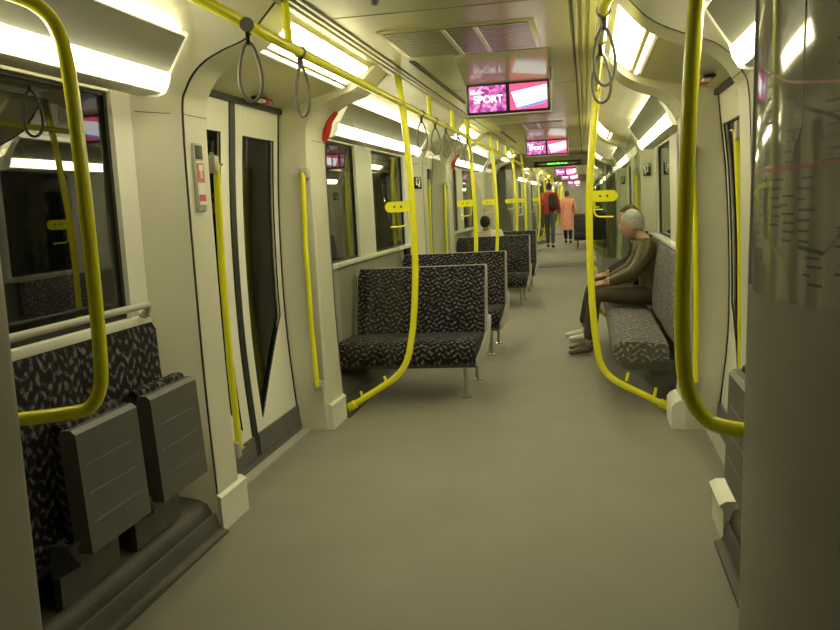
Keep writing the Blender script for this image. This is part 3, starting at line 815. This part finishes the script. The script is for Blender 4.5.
# ------------------------------------------------------------------ signs, handles
def em_handle(s, y, label, hand):
    r = thing('emergency_brake', label, 'emergency brake', (s * 1.045, y, 1.98), 'red emergency handles')
    m = MB(); m.tube(catmull([(s * .052, 0, -.11), (s * .03, 0, -.05), (s * .01, 0, .02), (s * -.045, 0, .075)], 4), [.018 + .012 * math.sin(PI * i / 12) for i in range(13)], 12)
    m.build('handle', 'red', r, 60)
    MB().box((s * .045, 0, .01), (.02, .075, .16), Matrix.Rotation(s * -.5, 3, 'Y'), .006).build('base_plate', 'dark_rubber', r, 40)
    return r
em_handle(-1, 5.53, 'red emergency handle on the arch at the far side of the first left door', 1)
em_handle(-1, 5.53 + PITCH, 'red emergency handle on the arch past the second left door', 1)
def door_release(s, y, label):
    r = thing('door_release', label, 'emergency handle', (s * 1.21, y, 2.072 if s < 0 else 2.0), 'red and white door releases')
    MB().box((0, 0, -.006), (.06, .20, .016), None, .006).build('base_plate', 'dark_rubber', r, 40)
    MB().box((s * -.01, .055, -.02), (.045, .09, .022), None, .008).build('lever', 'red', r, 40)
    MB().box((s * -.01, -.045, -.02), (.04, .07, .016), None, .005).build('cover', 'white', r, 40)
for s in (-1, 1): door_release(s, 4.75, 'red and white door release under the lamp above the %s door' % SIDES[s])
# emergency notice on the near left post
r = thing('emergency_notice', 'narrow notice holder with red emergency symbols on the near left post', 'notice', (-1.108, 3.615, 1.52))
ry = Matrix.Identity(3)
MB().box((.004, 0, .075), (.014, .085, .30), None, .004).build('holder', 'grey_plastic', r, 40)
MB().box((.012, 0, .185), (.004, .068, .06), None, .001).build('slot', 'black', r, 40)
n_ = MB().box((.0125, 0, .05), (.003, .07, .19)).build('paper', 'white', r, 0)
rp = MB().box((.0145, 0, .095), (.003, .066, .085)).build('red_field', 'red', n_, 0)
MB().box((.0145, 0, -.015), (.003, .06, .03)).build('red_field', 'red', n_, 0)
g = MB(); g.span(.016, .0175, -.02, .02, .105, .13); g.span(.016, .0175, -.008, .008, .07, .105); bmesh.ops.translate(g.bm, vec=(0, 0, -.0), verts=g.bm.verts)
g.build('symbol', 'white', rp if False else n_, 0)
# round sticker on the near left door pane
r = thing('door_sticker', 'round yellow sticker on the dark pane of the near left door', 'sticker', (-1.336, 4.29, 1.70))
MB().tube([(.0, 0, 0), (.003, 0, 0)], .055, 24).build('disc', 'yellow', r, 30)
def pictogram(s, y, label):
    t = .55
    r = thing('seat_pictogram', label, 'sign', (s * (1.148 if s < 0 else 1.188), y, 1.66), 'priority seat pictograms', 0)
    r.rotation_euler = (0, 0, s * math.atan2(.12, .24))
    MB().box((0, 0, 0), (.006, .125, .125), None, .002).build('plate', 'sign_dark', r, 40)
    g = MB(); x0, x1 = -s * .0034, -s * .005
    g.cyl((x0, -.02, .038), (x1, -.02, .038), .012, 14)
    g.span(x0, x1, -.034, -.014, -.010, .024); g.span(x0, x1, -.034, .012, -.024, -.010); g.span(x0, x1, .002, .014, -.046, -.020)
    g.cyl((x0, .026, .034), (x1, .026, .034), .008, 12); g.span(x0, x1, .018, .036, -.012, .022); g.span(x0, x1, .020, .034, -.044, -.014)
    g.build('symbol', 'white', r, 0)
pictogram(-1, 8.99, 'dark pictogram plate beside the left windows before the second left door')
pictogram(1, 8.99, 'dark pictogram plate on the pale post above the seated men')
pictogram(1, 8.99 + PITCH, 'farther dark pictogram plate on the right, beyond the seated men')

# grilles and hatches
def vent(y, label):
    r = thing('ceiling_vent', label, 'vent', (-.03, y, CEIL), 'air vents in the ceiling')
    f = MB().box((0, 0, -.001), (.78, .78, .008), None, .002).build('frame', 'ceiling_paint', r, 40)
    m = MB()
    for i in range(13): m.span(-.36, .36, -.36 + i * .056, -.36 + i * .056 + .045, -.011, -.007)
    m.build('grille', 'vent_dark', r, 0)
    for x in (-.06, .10): MB().span(x - .012, x + .012, -.37, .37, -.016, -.009, .002).build('bar', 'housing', r, 0)
for i, y in enumerate((4.68, 4.68 + PITCH, 4.68 + 2 * PITCH)): vent(y, '%s square ceiling vent with two bars, in front of the screens' % NTH[i])
# narrow dark slots beside the screens
for i, y in enumerate((5.2, 5.2 + PITCH)):
    r = thing('ceiling_slot', '%s narrow dark slot in the ceiling left of the screens' % NTH[i], 'slot', (-.43, y + 1.2, CEIL), 'slots in the ceiling')
    MB().span(-.006, .006, -1.2, 1.2, -.004, .002).build('slot', 'groove', r, 0); MB().span(.02, .026, -1.2, 1.2, -.004, .002).build('edge', 'groove', r, 0)
r = thing('ceiling_sensor', 'small dark knob on the ceiling at the top of the picture', 'sensor', (-.26, 3.62, CEIL))
MB().tube([(0, 0, -.025), (0, 0, -.02), (0, 0, 0)], [.008, .016, .02], 16).build('dome', 'strap_grey', r, 50)

# ------------------------------------------------------------------ monitors
def text_mesh(txt, size):
    cu = bpy.data.curves.new('txt', 'FONT'); cu.body = txt; cu.size = size; cu.align_x = 'CENTER'; cu.align_y = 'CENTER'; cu.extrude = .0006; cu.offset = .0012
    ob = bpy.data.objects.new('txt', cu); COL.objects.link(ob)
    bpy.context.view_layer.update()
    me = bpy.data.meshes.new_from_object(ob.evaluated_get(bpy.context.evaluated_depsgraph_get()))
    bpy.data.objects.remove(ob); bpy.data.curves.remove(cu)
    return me
TXT = text_mesh('SPORT', .062)
def monitor(y, label):
    r = thing('twin_monitor', label, 'monitor', (.115, y, 2.068), 'twin monitors under the ceiling')
    h = MB().prism([(-.012, -.105), (-.012, .09), (.10, .10), (.30, .21), (.42, .21), (.30, .06), (.06, -.11)], 'x', -.268, .268).build('housing', 'housing', r, 30)
    MB().prism([(-.018, .094), (-.018, .106), (-.44, .209), (-.46, .209), (-.46, .205)], 'x', -.268, .268).build('hood', 'hood', r, 30)
    MB().span(-.262, .262, -.022, -.010, -.095, .095, .004).build('bezel', 'black', r, 30)
    A = MB().span(-.246, -.012, -.026, -.020, -.08, .08).build('screen', 'screen_purple', r, 0)
    B = MB().span(.012, .246, -.026, -.020, -.08, .08).build('screen', 'screen_red', r, 0)
    me = TXT.copy(); me.materials.clear(); me.materials.append(MATS['screen_white'])
    t = bpy.data.objects.new('caption', me); COL.objects.link(t); t.parent = A
    t.rotation_euler = (PI / 2, 0, 0); t.location = (-.125, -.0275, -.005)
    p = MB(); c = (0.132, -.0272)
    # bright skyline strip over the left screen
    sk = MB(); sk.prism([(-.24, .03), (-.24, .05), (-.215, .062), (-.20, .045), (-.18, .064), (-.165, .048), (-.145, .04), (-.19, .03)], 'y', -.0272, -.0262); sk.build('picture_patch', 'screen_pinkish', A, 0)
    q = MB(); q.prism([(.022, .030), (.244, .064), (.244, -.026), (.055, -.066)], 'y', -.0275, -.0265); q.build('picture_card', 'screen_white', B, 0)
    q = MB(); q.prism([(.06, -.064), (.235, -.032), (.235, -.05), (.13, -.066), (.064, -.075)], 'y', -.0278, -.0262); q.build('picture_band', 'screen_blue', B, 0)
    return r
mb_ = None; ML = ['largest twin screen box under the ceiling, nearest the camera', 'second twin screen box, above the green destination display', 'third twin screen box, just below the destination display', 'fourth twin screen box down the aisle', 'fifth twin screen box, small in the far carriage', 'sixth and smallest twin screen box, farthest away']
for k in range(3):
    for j in range(2):
        y = k * CAR + 5.59 + j * 5.61
        if mb_ is None: mb_ = monitor(y, ML[0])
        else: copy_tree(mb_, (.115, y, 2.068), ML[k * 2 + j], 'twin monitors under the ceiling')
# destination display
r = thing('destination_display', 'dark display with green letters across the ceiling end', 'display', (.05, CAR + 1.28, 2.115))
MB().box((0, 0, 0), (.93, .06, .115), None, .008).build('case', 'sign_dark', r, 40)
m = MB(); x = -.20
while x < .16:
    w = random.choice((.018, .026, .03)); hh = random.choice((.03, .034, .026)); m.span(x, x + w, -.034, -.031, -.012, -.012 + hh); m.span(x + w, x + w + .03, -.034, -.031, -.012, -.008); x += w + random.choice((.008, .012, .022))
m.build('led_row', 'led_green', r, 0)

# ------------------------------------------------------------------ map on the right wall
r = thing('network_map', 'large glossy line network map on the grey wall at the right edge', 'map', (1.05, 2.0, 1.7))
def mp(u, z, off):       # u runs towards the camera from the map's far edge
    y = 2.205 - u * .87; z = 1.42 + (z - 1.42) * .89
    return (bow(2.21 - y) + LEAN * (z - 1.42) - off - 1.05, y - 2.0, z - 1.7)
us = [.06 * (1 - math.cos(i / 8 * PI / 2)) for i in range(9)] + [.06 + 1.0 * i / 40 for i in range(1, 41)]
def zlow(u): return 1.145 + (.06 - math.sqrt(max(0, .06 ** 2 - (.06 - u) ** 2)) if u < .06 else 0)
m = MB(); zz = [0, .25, .5, .75, 1]
fr = [[m.bm.verts.new(mp(u, zlow(u) + (2.12 - zlow(u)) * t, .004)) for t in zz] for u in us]
bk = [[m.bm.verts.new(mp(u, zlow(u) + (2.12 - zlow(u)) * t, .0005)) for t in zz] for u in us]
for i in range(len(us) - 1):
    for k in range(4):
        m.bm.faces.new((fr[i][k], fr[i + 1][k], fr[i + 1][k + 1], fr[i][k + 1])); m.bm.faces.new((bk[i][k], bk[i][k + 1], bk[i + 1][k + 1], bk[i + 1][k]))
    m.bm.faces.new((fr[i][0], bk[i][0], bk[i + 1][0], fr[i + 1][0])); m.bm.faces.new((fr[i][4], fr[i + 1][4], bk[i + 1][4], bk[i][4]))
sheet = m.build('map_sheet', 'map_sheet', r, 40)
def line(pts, mt, w=.006):
    m = MB()
    pts = [tuple(a_ + (b_ - a_) * q / 6 for a_, b_ in zip(a, c)) for a, c in zip(pts, pts[1:]) for q in range(6)] + [pts[-1]]
    for (a, c) in zip(pts, pts[1:]):
        P, Q = Vector(mp(*a, .0046)), Vector(mp(*c, .0046)); du = (Q - P).normalized(); nn = Vector((-1, 0, 0)); sd = du.cross(nn).normalized() * w / 2
        V = [m.bm.verts.new(v) for v in (P - sd, P + sd, Q + sd, Q - sd)]; m.bm.faces.new(V)
    m.build('map_line', mt, r, 0)
line([(.28, 1.62), (.5, 1.56), (.62, 1.46), (.56, 1.36), (.47, 1.27), (.36, 1.28)], 'map_line_dark', .009)
line([(.02, 1.462), (.35, 1.463), (.6, 1.468), (.9, 1.47)], 'map_line_red', .009)
line([(.30, 1.47), (.36, 1.56), (.36, 1.9), (.5, 2.05)], 'map_line_dark', .006)
line([(.10, 1.72), (.3, 1.66), (.6, 1.62), (.95, 1.6)], 'map_line_red', .006)
line([(.02, 1.40), (.06, 1.42), (.2, 1.43)], 'map_line_yellow', .012)
line([(.13, 1.35), (.2, 1.28), (.3, 1.24)], 'map_line_yellow', .005)
line([(.05, 1.36), (.05, 1.20)], 'map_violet', .012)
line([(.70, 1.3), (.75, 1.55), (.9, 1.75), (1.05, 1.8)], 'map_violet', .008)
m = MB(); rnd = random.Random(3)
for (u0, z0, n, dz) in ((.10, 1.44, 5, .022), (.2, 1.44, 6, .022), (.27, 1.40, 6, .021), (.36, 1.44, 7, .024), (.45, 1.60, 6, .025), (.52, 1.33, 6, .02), (.06, 1.33, 6, .022), (.62, 1.60, 8, .026), (.28, 1.60, 6, .024), (.14, 1.70, 5, .03), (.40, 1.26, 4, .02), (.75, 1.45, 8, .026), (.5, 1.85, 8, .025)):
    for i in range(n):
        L = rnd.uniform(.03, .075); u = u0 + rnd.uniform(-.012, .012); z = z0 - i * dz
        V = [m.bm.verts.new(mp(a, c, .0047)) for a, c in ((u, z), (u + L, z), (u + L, z - .006), (u, z - .006))]; m.bm.faces.new(V)
o_ = m.build('station_text', 'map_text', r, 0); o_['kind'] = 'stuff'
MB().grid([[mp(-.008, z, .001) for z in (1.16, 2.12)], [mp(-.003, z, .009) for z in (1.16, 2.12)], [mp(.004, z, .001) for z in (1.16, 2.12)]]).build('edge_strip', 'grey_plastic', r, 50)

# ------------------------------------------------------------------ people
def skin_bm(chains, sub=2):
    """chains: lists of (Vector, radius | (rx,ry)); first vertex is the root"""
    vs, es, rs, key = [], [], [], {}
    def vid(p, rad):
        k = tuple(round(c, 4) for c in p)
        if k not in key: key[k] = len(vs); vs.append(p); rs.append(rad if isinstance(rad, tuple) else (rad, rad))
        return key[k]
    for ch in chains:
        ids = [vid(p, rad) for p, rad in ch]
        for a, c in zip(ids, ids[1:]):
            if a != c: es.append((a, c))
    me = bpy.data.meshes.new('sk'); me.from_pydata([tuple(v) for v in vs], es, [])
    ob = bpy.data.objects.new('sk', me); COL.objects.link(ob)
    sm = ob.modifiers.new('s', 'SKIN'); sm.use_smooth_shade = True
    for i, v in enumerate(me.skin_vertices[0].data): v.radius = rs[i]; v.use_root = (i == 0)
    ss = ob.modifiers.new('ss', 'SUBSURF'); ss.levels = sub; ss.render_levels = sub
    bpy.context.view_layer.update()
    m2 = bpy.data.meshes.new_from_object(ob.evaluated_get(bpy.context.evaluated_depsgraph_get()))
    bpy.data.objects.remove(ob); bpy.data.meshes.remove(me)
    b = MB(); b.bm.from_mesh(m2); bpy.data.meshes.remove(m2)
    return b
def addm(a, b):
    me = bpy.data.meshes.new('t'); b.bm.to_mesh(me); b.bm.free(); a.bm.from_mesh(me); bpy.data.meshes.remove(me); return a
def head_mb(c, F, S, U, k=1.0):
    """head with brow, nose, chin and ears; c centre, F facing, S side, U up"""
    b = MB(); r = bmesh.ops.create_uvsphere(b.bm, u_segments=24, v_segments=18, radius=1)
    for v in b.bm.verts:
        x, y, z = v.co       # x forward, y side, z up
        f, s_, u = x * .098, y * .076, z * .118
        if z < 0:                                   # jaw narrows
            s_ *= 1 - .28 * (-z) ** 1.3; f = f * (1 - .10 * (-z)) + (.012 * (-z) if x > 0 else -.0); f = f if x > 0 else f * (1 - .25 * -z)
        if x > .75 and abs(y) < .38:
            nose = math.exp(-((z + .12) / .20) ** 2) * math.exp(-(y / .13) ** 2); f += .026 * nose
            f -= .010 * math.exp(-((z - .08) / .09) ** 2) * math.exp(-((abs(y) - .3) / .13) ** 2)
            f += .006 * math.exp(-((z + .46) / .07) ** 2) * math.exp(-(y / .2) ** 2)
            f -= .006 * math.exp(-((z + .38) / .04) ** 2) * math.exp(-(y / .25) ** 2)
            f += .010 * math.exp(-((z + .78) / .14) ** 2)
        v.co = Vector(c) + (F * f + S * s_ + U * u) * k
    for sd in (-1, 1):
        rr = bmesh.ops.create_uvsphere(b.bm, u_segments=10, v_segments=8, radius=1)
        for v in rr['verts']:
            x, y, z = v.co; v.co = Vector(c) + (F * (-.012 + x * .020) + S * (sd * .074 + y * .009) + U * (-.008 + z * .032)) * k
    return b
def eyes_mb(c, F, S, U, k=1.0):
    b = MB()
    for sd in (-1, 1):
        rr = bmesh.ops.create_uvsphere(b.bm, u_segments=8, v_segments=6, radius=.010 * k)
        for v in rr['verts']: v.co = v.co + Vector(c) + (F * .083 + S * sd * .030 + U * .009) * k
        rr = bmesh.ops.create_cube(b.bm, size=1)
        for v in rr['verts']: v.co = Vector(c) + (F * (.089 + v.co.x * .010) + S * (sd * .031 + v.co.y * .03) + U * (.028 + v.co.z * .006)) * k
    return b
def hair_mb(c, F, S, U, k=1.0, low=-.15, front=.55, thick=1.09, wide=1.09):
    b = MB(); bmesh.ops.create_uvsphere(b.bm, u_segments=24, v_segments=18, radius=1)
    kill = []
    for v in b.bm.verts:
        x, y, z = v.co
        lim = low if x < .1 else low + (front - low) * min(1, (x - .1) / .7)
        if z < lim: kill.append(v)
    bmesh.ops.delete(b.bm, geom=kill, context='VERTS')
    for v in b.bm.verts:
        x, y, z = v.co; w = 1 + .025 * math.sin(13 * x + 7 * z) * math.sin(11 * y)
        s_ = y * .076 * wide * (1 - .2 * max(0, -z))
        v.co = Vector(c) + (F * (x * .098 * thick * w - .004) + S * s_ * w + U * (z * .118 * thick * w)) * k
    b.bm.verts.ensure_lookup_table()
    bmesh.ops.solidify(b.bm, geom=b.bm.faces[:], thickness=.006)
    return b
def hand_chains(w, F, S, U, sd, k=1.0, curl=.5):
    """palm and five fingers from wrist w; F along the fingers, S across (towards the thumb), U back of the hand"""
    out = []
    palm = w + F * .075 * k
    for i, (off, ln) in enumerate(((.030, .068), (.010, .078), (-.010, .072), (-.028, .056))):
        a = w + F * .06 * k + S * off * .8 * k; b_ = w + F * .095 * k + S * off * k
        c1 = b_ + (F * math.cos(curl * .6) - U * math.sin(curl * .6)) * ln * .5 * k
        c2 = c1 + (F * math.cos(curl * 1.5) - U * math.sin(curl * 1.5)) * ln * .5 * k
        out.append([(a, .010 * k), (b_, .0095 * k), (c1, .0085 * k), (c2, .0065 * k)])
    t0 = w + F * .025 * k + S * .022 * k
    t1 = t0 + (F * .6 + S * .75).normalized() * .04 * k; t2 = t1 + (F * .9 + S * .25 - U * .3).normalized() * .032 * k
    out.append([(t0, .012 * k), (t1, .011 * k), (t2, .008 * k)])
    pal = [(w, (.024 * k, .018 * k)), (w + F * .045 * k, (.034 * k, .015 * k)), (w + F * .09 * k, (.036 * k, .013 * k))]
    return pal, out
def person(name_label, loc, F, J, mats, hair, head_k=1.0, face=None, skirt=False, cap=None, hair_kw={}, shoes='shoe_brown', bodymat='skin', trousers_to_ankle=True, extra=None):
    """J: dict of joints in (forward, side, up) relative to loc"""
    r = thing('person', name_label, 'person', loc)
    F = Vector(F).normalized(); Uz = Vector((0, 0, 1)); S = Uz.cross(F)      # S = left side of the person
    def G(p): return F * p[0] + S * p[1] + Uz * p[2]
    hip, waist, chest, neck, head = (G(J[n]) for n in ('hip', 'waist', 'chest', 'neck', 'head'))
    hf = F if face is None else Vector(face).normalized(); hs = Uz.cross(hf).normalized(); hu = hf.cross(hs).normalized()
    body = [[(hip, .09), (waist, .085), (chest, .08), (neck, .05), (neck * .35 + head * .65, .050)]]
    jk = [[(hip + (waist - hip) * -.35, (.165, .135)), (hip, (.17, .14)), (waist, (.165, .135)), (chest, (.205, .17)), (neck - Uz * .06, .12), (neck - Uz * .01, .078)]]
    tr = [[(hip + (waist - hip) * .3, (.155, .125)), (hip, (.16, .13))]]
    fingers = []; hands = []
    for sd, q in ((1, 'L'), (-1, 'R')):
        shd, elb, wri = (G(J[n + q]) for n in ('sh', 'el', 'wr')); hpj, kn, an, toe = (G(J[n + q]) for n in ('hp', 'kn', 'an', 'to'))
        body += [[(chest, .08), (shd, .040), (elb, .036), (wri, .026)], [(hip, .10), (hpj, .072), (kn, .048), (an, .036)]]
        jk += [[(chest, (.205, .17)), (shd, .088), ((shd + elb) / 2, .074), (elb, .066), (elb * .45 + wri * .55, .058), (elb * .12 + wri * .88, .043)]]
        tr += [[(hip, (.16, .13)), (hpj, .100), ((hpj + kn) / 2, .088), (kn, .070), ((kn + an) / 2, .062), (an + (kn - an) * .06, .056)]]
        fd = (wri - elb).normalized(); hd = Vector(J.get('hand' + q) and G(J['hand' + q]) or fd).normalized()
        sv = Uz.cross(hd); sv = sv.normalized() if sv.length > .2 else S.copy(); sv = -sv * sd if J.get('palm_down') else F.copy() if abs(hd.dot(F)) < .5 else -sv * sd
        uu = hd.cross(sv).normalized() * (1)
        if J.get('palm_down') and uu.z < 0: uu = -uu
        pal, fg = hand_chains(wri + hd * .01, hd, sv, uu, sd)
        hands.append([(wri, .026)] + pal[0:]); fingers += fg
        td = (toe - an); td.z = 0; td = td.normalized() if td.length > .01 else F
        sh_ = skin_bm([[(an + Uz * .01, .045), (an - td * .02 - Uz * .045, .044), (an + td * .07 - Uz * .05, (.046, .034)), (toe, (.042, .026)), (toe + td * .035, (.032, .02))]])
        sh_.build('shoe', shoes, r, 60)
    bm_ = skin_bm(body)
    for h in hands: addm(bm_, skin_bm([h], 1))
    for f in fingers: addm(bm_, skin_bm([f], 1))
    addm(bm_, head_mb(head, hf, hs, hu, head_k))
    bm_.build('body', bodymat, r, 60)
    eyes_mb(head, hf, hs, hu, head_k).build('eyes', 'eye', r, 60)
    hair_mb(head, hf, hs, hu, head_k, **hair_kw).build('hair', hair, r, 60)
    if skirt:
        m = MB(); rows = []
        for t in [i / 8 for i in range(9)]:
            c = waist * (1 - t) + (Vector((0, 0, J['hem'])) + hip * Vector((1, 1, 0)) if False else Vector((hip.x, hip.y, J['hem']))) * t
            w = .165 + .085 * t
            rows.append([c + S * w * math.cos(a) * (1.0 + .04 * math.sin(6 * a) * t) + F * w * .8 * math.sin(a) for a in [2 * PI * j / 24 for j in range(25)]])
        m.grid(rows); addm(m, skin_bm(jk)); m.build('coat', mats[0], r, 60)
    else: skin_bm(jk).build('jacket', mats[0], r, 60)
    col = MB(); rr = [neck - Uz * .045 + (hf * math.cos(a) * .072 + hs * math.sin(a) * .08) for a in [2 * PI * j / 20 for j in range(20)]]
    col.tube(rr, .020, 8, closed=True); col.build('collar', mats[0], r, 60)
    skin_bm(tr).build('trousers', mats[1], r, 60)
    if cap:
        m = hair_mb(head + hu * .012 - hf * .006, hf, hs, hu, head_k, low=.25, front=.42, thick=1.10, wide=1.12)
        c = m.build('cap', cap, r, 60)
    return r
seat = dict(hip=(0, 0, .53), waist=(-.03, 0, .70), chest=(.03, 0, .90), neck=(.085, 0, 1.05), head=(.165, 0, 1.15), palm_down=True)
for q, sd in (('L', 1), ('R', -1)):
    seat.update({'sh' + q: (.03, sd * .20, .975), 'el' + q: (.15, sd * .255, .76), 'wr' + q: (.40, sd * .12, .645), 'hand' + q: (1, -sd * .25, -.12),
                 'hp' + q: (.03, sd * .095, .53), 'kn' + q: (.50, sd * .13, .55), 'an' + q: (.57, sd * .12, .10), 'to' + q: (.72, sd * .135, .035)})
m1 = person('seated person in a brown leather jacket with grey cap, on the right bench', (1.14, 7.92, 0), (-1, 0, 0), seat, ('olive_jacket', 'brown_trousers'), 'hair_grey', cap='grey_cap', face=(-1, -.12, -.05), hair_kw=dict(low=-.45, front=.5))
s2 = dict(seat); s2.update(anL=(.60, .14, .10), toL=(.75, .16, .035), anR=(.64, -.10, .10), toR=(.79, -.11, .035), knL=(.54, .16, .54), knR=(.54, -.12, .54), head=(.165, 0, 1.195), neck=(.10, 0, 1.08))
m2 = person('seated person with brown hair and white shoes, mostly hidden behind the one in brown', (1.16, 8.72, 0), (-1, 0, 0), s2, ('dark_cloth', 'dark_cloth'), 'hair_brown', face=(-1, .1, 0), shoes='shoe_white', hair_kw=dict(low=-.3, front=.5))
walk = dict(hip=(0, 0, 1.0), waist=(.0, 0, 1.17), chest=(.0, 0, 1.40), neck=(.02, 0, 1.585), head=(.04, 0, 1.70))
for q, sd, st in (('L', 1, 1), ('R', -1, -1)):
    walk.update({'sh' + q: (0, sd * .19, 1.49), 'el' + q: (-.02 - st * .05, sd * .25, 1.20), 'wr' + q: (.06 - st * .07, sd * .265, .93), 'hp' + q: (0, sd * .09, .97),
                 'kn' + q: (.03 + st * .10, sd * .085, .54), 'an' + q: (-.02 + st * .14, sd * .08, .10), 'to' + q: (.13 + st * .14, sd * .09, .035)})
def scaled(J, k): return {n: (tuple(c * k for c in v) if isinstance(v, tuple) and not n.startswith('hand') else v) for n, v in J.items()}
W1 = scaled(walk, 1.03)
m3 = person('person in a red jacket and grey trousers walking away down the aisle', (-.44, 25.3, 0), (0.06, 1, 0), W1, ('red_jacket', 'jeans'), 'hair_dark', head_k=1.05, hair_kw=dict(low=-.55, front=.5), shoes='dark_cloth')
W2 = scaled(walk, .90); W2['hem'] = .42
m4 = person('person in a long pink coat walking away beside the one in red', (.02, 27.6, 0), (0.0, 1, 0), W2, ('pink_coat', 'dark_cloth'), 'hair_brown', head_k=.95, skirt=True, hair_kw=dict(low=-.6, front=.5), shoes='dark_cloth')
r = thing('backpack', 'dark backpack worn by the person in the red jacket', 'bag', (-.36, 25.09, 1.32))
MB().box((.02, 0, 0), (.25, .17, .48), None, .06, 3).build('bag_body', 'backpack', r, 60)
MB().box((.02, -.09, -.08), (.19, .06, .2), None, .02, 2).build('front_pocket', 'backpack', r, 60)
for x in (-.06, .11): MB().tube(catmull([(x, .06, .2), (x, .14, .27), (x, .24, .22)], 4), .016, 8).build('shoulder_strap', 'backpack', r, 60)
s3 = dict(seat); s3 = {n: ((v[0], v[1], v[2] - (.06 if n in ('waist', 'chest', 'neck', 'head') or n[:2] in ('sh', 'el') else 0)) if isinstance(v, tuple) else v) for n, v in s3.items()}
s3['head'] = (.17, 0, 1.10)
m5 = person('seated person in white with dark hair, behind the third left double seat', (-1.0, 13.95, 0), (0, -1, 0), s3, ('white_cloth', 'dark_cloth'), 'hair_dark', face=(0, -.6, -1), hair_kw=dict(low=-.6, front=.15))

# ------------------------------------------------------------------ world & view
w = bpy.data.worlds.new('tunnel'); sc.world = w; w.use_nodes = True
w.node_tree.nodes['Background'].inputs[0].default_value = (.003, .003, .0025, 1); w.node_tree.nodes['Background'].inputs[1].default_value = 1
sc.view_settings.view_transform = 'Standard'; sc.view_settings.look = 'None'; sc.view_settings.gamma = 1; sc.view_settings.exposure = 0.68
sc.view_settings.use_curve_mapping = False
cy = sc.cycles if hasattr(sc, 'cycles') else None
if cy:
    cy.max_bounces = 8; cy.diffuse_bounces = 4; cy.glossy_bounces = 4; cy.transparent_max_bounces = 24; cy.use_denoising = True
    cy.sample_clamp_indirect = 6
